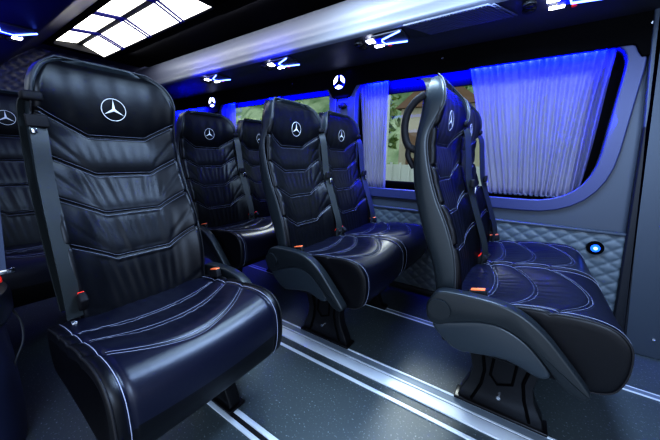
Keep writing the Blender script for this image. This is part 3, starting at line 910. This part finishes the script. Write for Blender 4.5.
MB().box((.03, .095, .548), (.04, .026, .022), bev=.006).build('release_button', M['red'], c)
MB().box((.05, .112, .572), (.016, .05, .016), bev=.003).build('latch_tongue', M['chrome'], c)
MB().ribbon(catmull([(.05, .105, .58), (.05, .118, .744), (.05, .125, .88), (.05, .10, 1.02), (.05, .03, 1.2)], 6), (.6, 1, 0), .034, .003).build('seat_belt', mat('blue_grey_webbing', (.07, .09, .15), .5), c)
MB().tube(catmull([(.06, .112, .45), (.06, .124, .403), (.06, .119, .335), (.06, .09, .26), (.06, .085, .15)], 6), .003, 6).build('cable', M['piping'], c)

# ------------------------------------------------------------------ outside
M['grass'] = vary(mat('grass', (.1, .2, .05), .8), (.05, .10, .03), (.16, .2, .08), 3)
g = MB(); g.box((-8, 14, -.85), (60, 26, .1)); struct(g.build('ground', M['grass']))
M['leaf'] = vary(mat('foliage', (.1, .2, .05), .6), (.12, .22, .06), (.45, .55, .25), 3.5, 5, .4, .62)
M['leaf2'] = vary(mat('light_foliage', (.2, .3, .1), .6), (.20, .30, .10), (.75, .80, .50), 3.0, 5, .38, .6)
M['house'] = mat('beige_render', (.50, .44, .33), .8)
M['roof'] = mat('brown_roof', (.22, .13, .08), .7)
M['pale'] = mat('pale_concrete', (.62, .62, .58), .8)
M['bark'] = mat('bark', (.10, .07, .05), .9)
def tree(x, y, h, r, label, m, seed):
    rnd = random.Random(seed); t = empty('tree', (x, y, -.8)); tag(t, label, 'tree', 'trees beyond the windows')
    MB().tube([(0, 0, 0), (.05, 0, h * .45), (0, .05, h * .7)], [.16, .12, .07], 8).build('trunk', M['bark'], t)
    f = MB()
    for i in range(1500):
        a = rnd.uniform(0, 2 * PI); q = rnd.uniform(-1, 1); rr = rnd.uniform(.55, 1) * r * math.sqrt(1 - q * q) * (1 + .22 * math.sin(3 * a + 4 * q + seed))
        c0 = Vector((rr * math.cos(a), rr * .8 * math.sin(a), h * .60 + q * h * .42)); sz = rnd.uniform(.10, .22)
        vs = [f.bm.verts.new(c0 + Vector((rnd.uniform(-1, 1), rnd.uniform(-1, 1), rnd.uniform(-1, 1))) * sz) for _ in range(4)]
        f.bm.faces.new(vs[:3]); f.bm.faces.new(vs[1:])
    bm = f.bm
    f.build('foliage', m, t)
tree(-5.4, 9.4, 5.6, 1.3, 'green tree seen at the left of the middle window', M['leaf'], 1)
tree(-2.6, 15.5, 6.0, 1.8, 'green tree behind the beige house', M['leaf'], 2)
tree(-8.8, 8.4, 4.3, 1.3, 'leafy tree seen through the rear window on the right side', M['leaf2'], 3)
tree(-16.8, 8.5, 4.0, 1.8, 'pale leafy tree seen through the left of the rear window', M['leaf2'], 4)
tree(-12.4, 9.5, 3.6, 1.4, 'leafy tree seen just above the middle aisle headrest', M['leaf2'], 5)
hs = empty('house', (-2.9, 9.6, -.8)); tag(hs, 'beige house with brown balcony beyond the middle window', 'house')
MB().box((.55, 0, 1.7), (2.3, 2.2, 3.4)).build('wall', M['house'], hs)
MB().prism([(-.75, 3.4), (.55, 4.4), (1.9, 3.4)], 'y', -1.3, 1.2).build('roof', M['roof'], hs)
MB().box((.7, -1.25, 2.35), (1.9, .5, .5)).build('balcony', M['roof'], hs)
MB().box((-.15, -1.11, 1.45), (.35, .05, .7)).build('window', M['roof'], hs)
MB().box((.9, -1.11, 1.45), (.35, .05, .7)).build('window', M['roof'], hs)
w = MB(); w.box((-4, 7.0, 0), (16, .12, 1.6)); 
for i in range(60): w.box((-12 + i * .27, 6.92, 0.03), (.05, .05, 1.66))
tag(w.build('garden_wall', M['pale']), 'low pale garden wall outside the middle window', 'wall')
p_ = MB(); p_.tube([(-3.15, 6.6, -.8), (-3.15, 6.6, 4)], .05, 10); tag(p_.build('white_pole', M['pale']), 'slim white pole standing outside the middle window', 'pole')

hv = []; hf = []
for i in range(81):
    for j in range(13):
        x = -60 + i; t = j / 12
        hv.append((x, 22 + 16 * t, -1 + 15 * t + 1.1 * math.sin(x * .7 + 3 * t) * t + random.uniform(-.5, .5)))
for i in range(80):
    for j in range(12):
        a = i * 13 + j; hf.append((a, a + 13, a + 14, a + 1))
struct(link('hills', mesh_from('hills', hv, hf, False), vary(mat('wooded_hill', (.2, .3, .1), .9), (.10, .17, .07), (.36, .42, .26), .35, 8, .4, .62)))
# ------------------------------------------------------------------ lights
def area(name, loc, target, sx, sy, power, col):
    L = bpy.data.lights.new(name, 'AREA'); L.shape = 'RECTANGLE'; L.size = sx; L.size_y = sy; L.energy = power; L.color = col
    o = bpy.data.objects.new(name, L); COL.objects.link(o); o.location = loc
    o.rotation_euler = (Vector(target) - Vector(loc)).to_track_quat('-Z', 'Y').to_euler(); return o
BL = (.0, .004, 1.0)
area('led_window_front', (-.10, .736, 1.466), (-.10, .770, 1.445), 1.38, .012, 75, BL)
area('led_window_rear', (-1.73, .736, 1.466), (-1.73, .770, 1.445), 1.30, .012, 70, BL)
area('led_pillar', (-.945, .66, 1.38), (-.945, .75, 1.2), .1, .03, .8, BL)
area('seat_fill_blue', (-.9, .66, 1.555), (-.7, .56, .4), 3.2, .04, 1.4, (.01, .015, 1))  # added blue fill aimed down at the window-side cushions
area('led_duct_left', (-2.0, -1.05, 1.50), (-2.0, -.5, .6), 2.2, .05, 1.5, (.01, .015, 1))
area('left_duct_fill', (-1.9, -.95, 1.30), (-1.9, -.85, 1.65), 2.4, .2, 3.2, (.01, .01, 1))  # added uplight hanging below the left duct for its blue glow
area('ceiling_lamp_front', (.25, -.20, 1.82), (.2, -.2, 0), 1.1, .25, 36, (.50, .68, 1))
area('daylight_door', (1.3, -2.3, 1.5), (-.5, -.2, .6), 1.0, .9, 32, (.52, .70, 1))
area('floor_fill_middle', (-.45, -.10, 1.82), (-.30, .1, 0), .7, .2, 11, (.60, .80, 1))  # added fill to brighten the floor between the rows, no fitting here
area('duct_wash', (-1.5, .10, 1.815), (-1.5, .45, 1.80), 2.8, .02, 5.0, (.95, .97, 1))
area('curtain_fill_rear', (-2.97, .674, 1.445), (-2.97, .70, 1.38), .6, .012, 14, BL)  # added blue strip that lights the added rear curtain panel
for lx in (-1.30, -2.08): area('led_reading', (lx, .27, 1.60), (lx, .36, 1.68), .35, .03, .5, (.0, .01, 1))
area('reveal_fill', (.592, .745, 1.12), (.2, .70, 1.12), .6, .02, 2.5, BL)  # added blue fill for the glow along the right-hand reveal
sun = bpy.data.lights.new('sun', 'SUN'); sun.energy = 1.2; sun.angle = .2; so = bpy.data.objects.new('sun', sun); COL.objects.link(so)
so.rotation_euler = (math.radians(48), 0, math.radians(200))
wd_ = bpy.data.worlds.new('world'); S.world = wd_; wd_.use_nodes = True
bg = wd_.node_tree.nodes['Background']; bg.inputs[0].default_value = (.78, .87, 1, 1); bg.inputs[1].default_value = 1.0

# ------------------------------------------------------------------ camera
yaw, pit, rol, fpx = 0.9743238172956796, 0.21011018930343014, 0.017924249352447158, 286.0959202977481
F = Vector((-math.cos(yaw) * math.cos(pit), math.sin(yaw) * math.cos(pit), -math.sin(pit)))
R = F.cross(Vector((0, 0, 1))).normalized(); U = R.cross(F)
R2 = math.cos(rol) * R + math.sin(rol) * U; U2 = -math.sin(rol) * R + math.cos(rol) * U
cam = bpy.data.cameras.new('camera'); cam.sensor_width = 36; cam.lens = fpx / 660 * 36; cam.clip_start = .02; cam.clip_end = 200
co_ = bpy.data.objects.new('camera', cam); COL.objects.link(co_)
mt = Matrix((( R2.x, U2.x, -F.x, 0.2816868561695705), (R2.y, U2.y, -F.y, -1.2297065118250587), (R2.z, U2.z, -F.z, 0.9257147332884849), (0, 0, 0, 1)))
co_.matrix_world = mt
S.camera = co_
S.view_settings.view_transform = 'Standard'; S.view_settings.look = 'None'
try: S.view_settings.look = 'High Contrast'
except Exception: pass
S.view_settings.gamma = 1.0; S.view_settings.exposure = .35
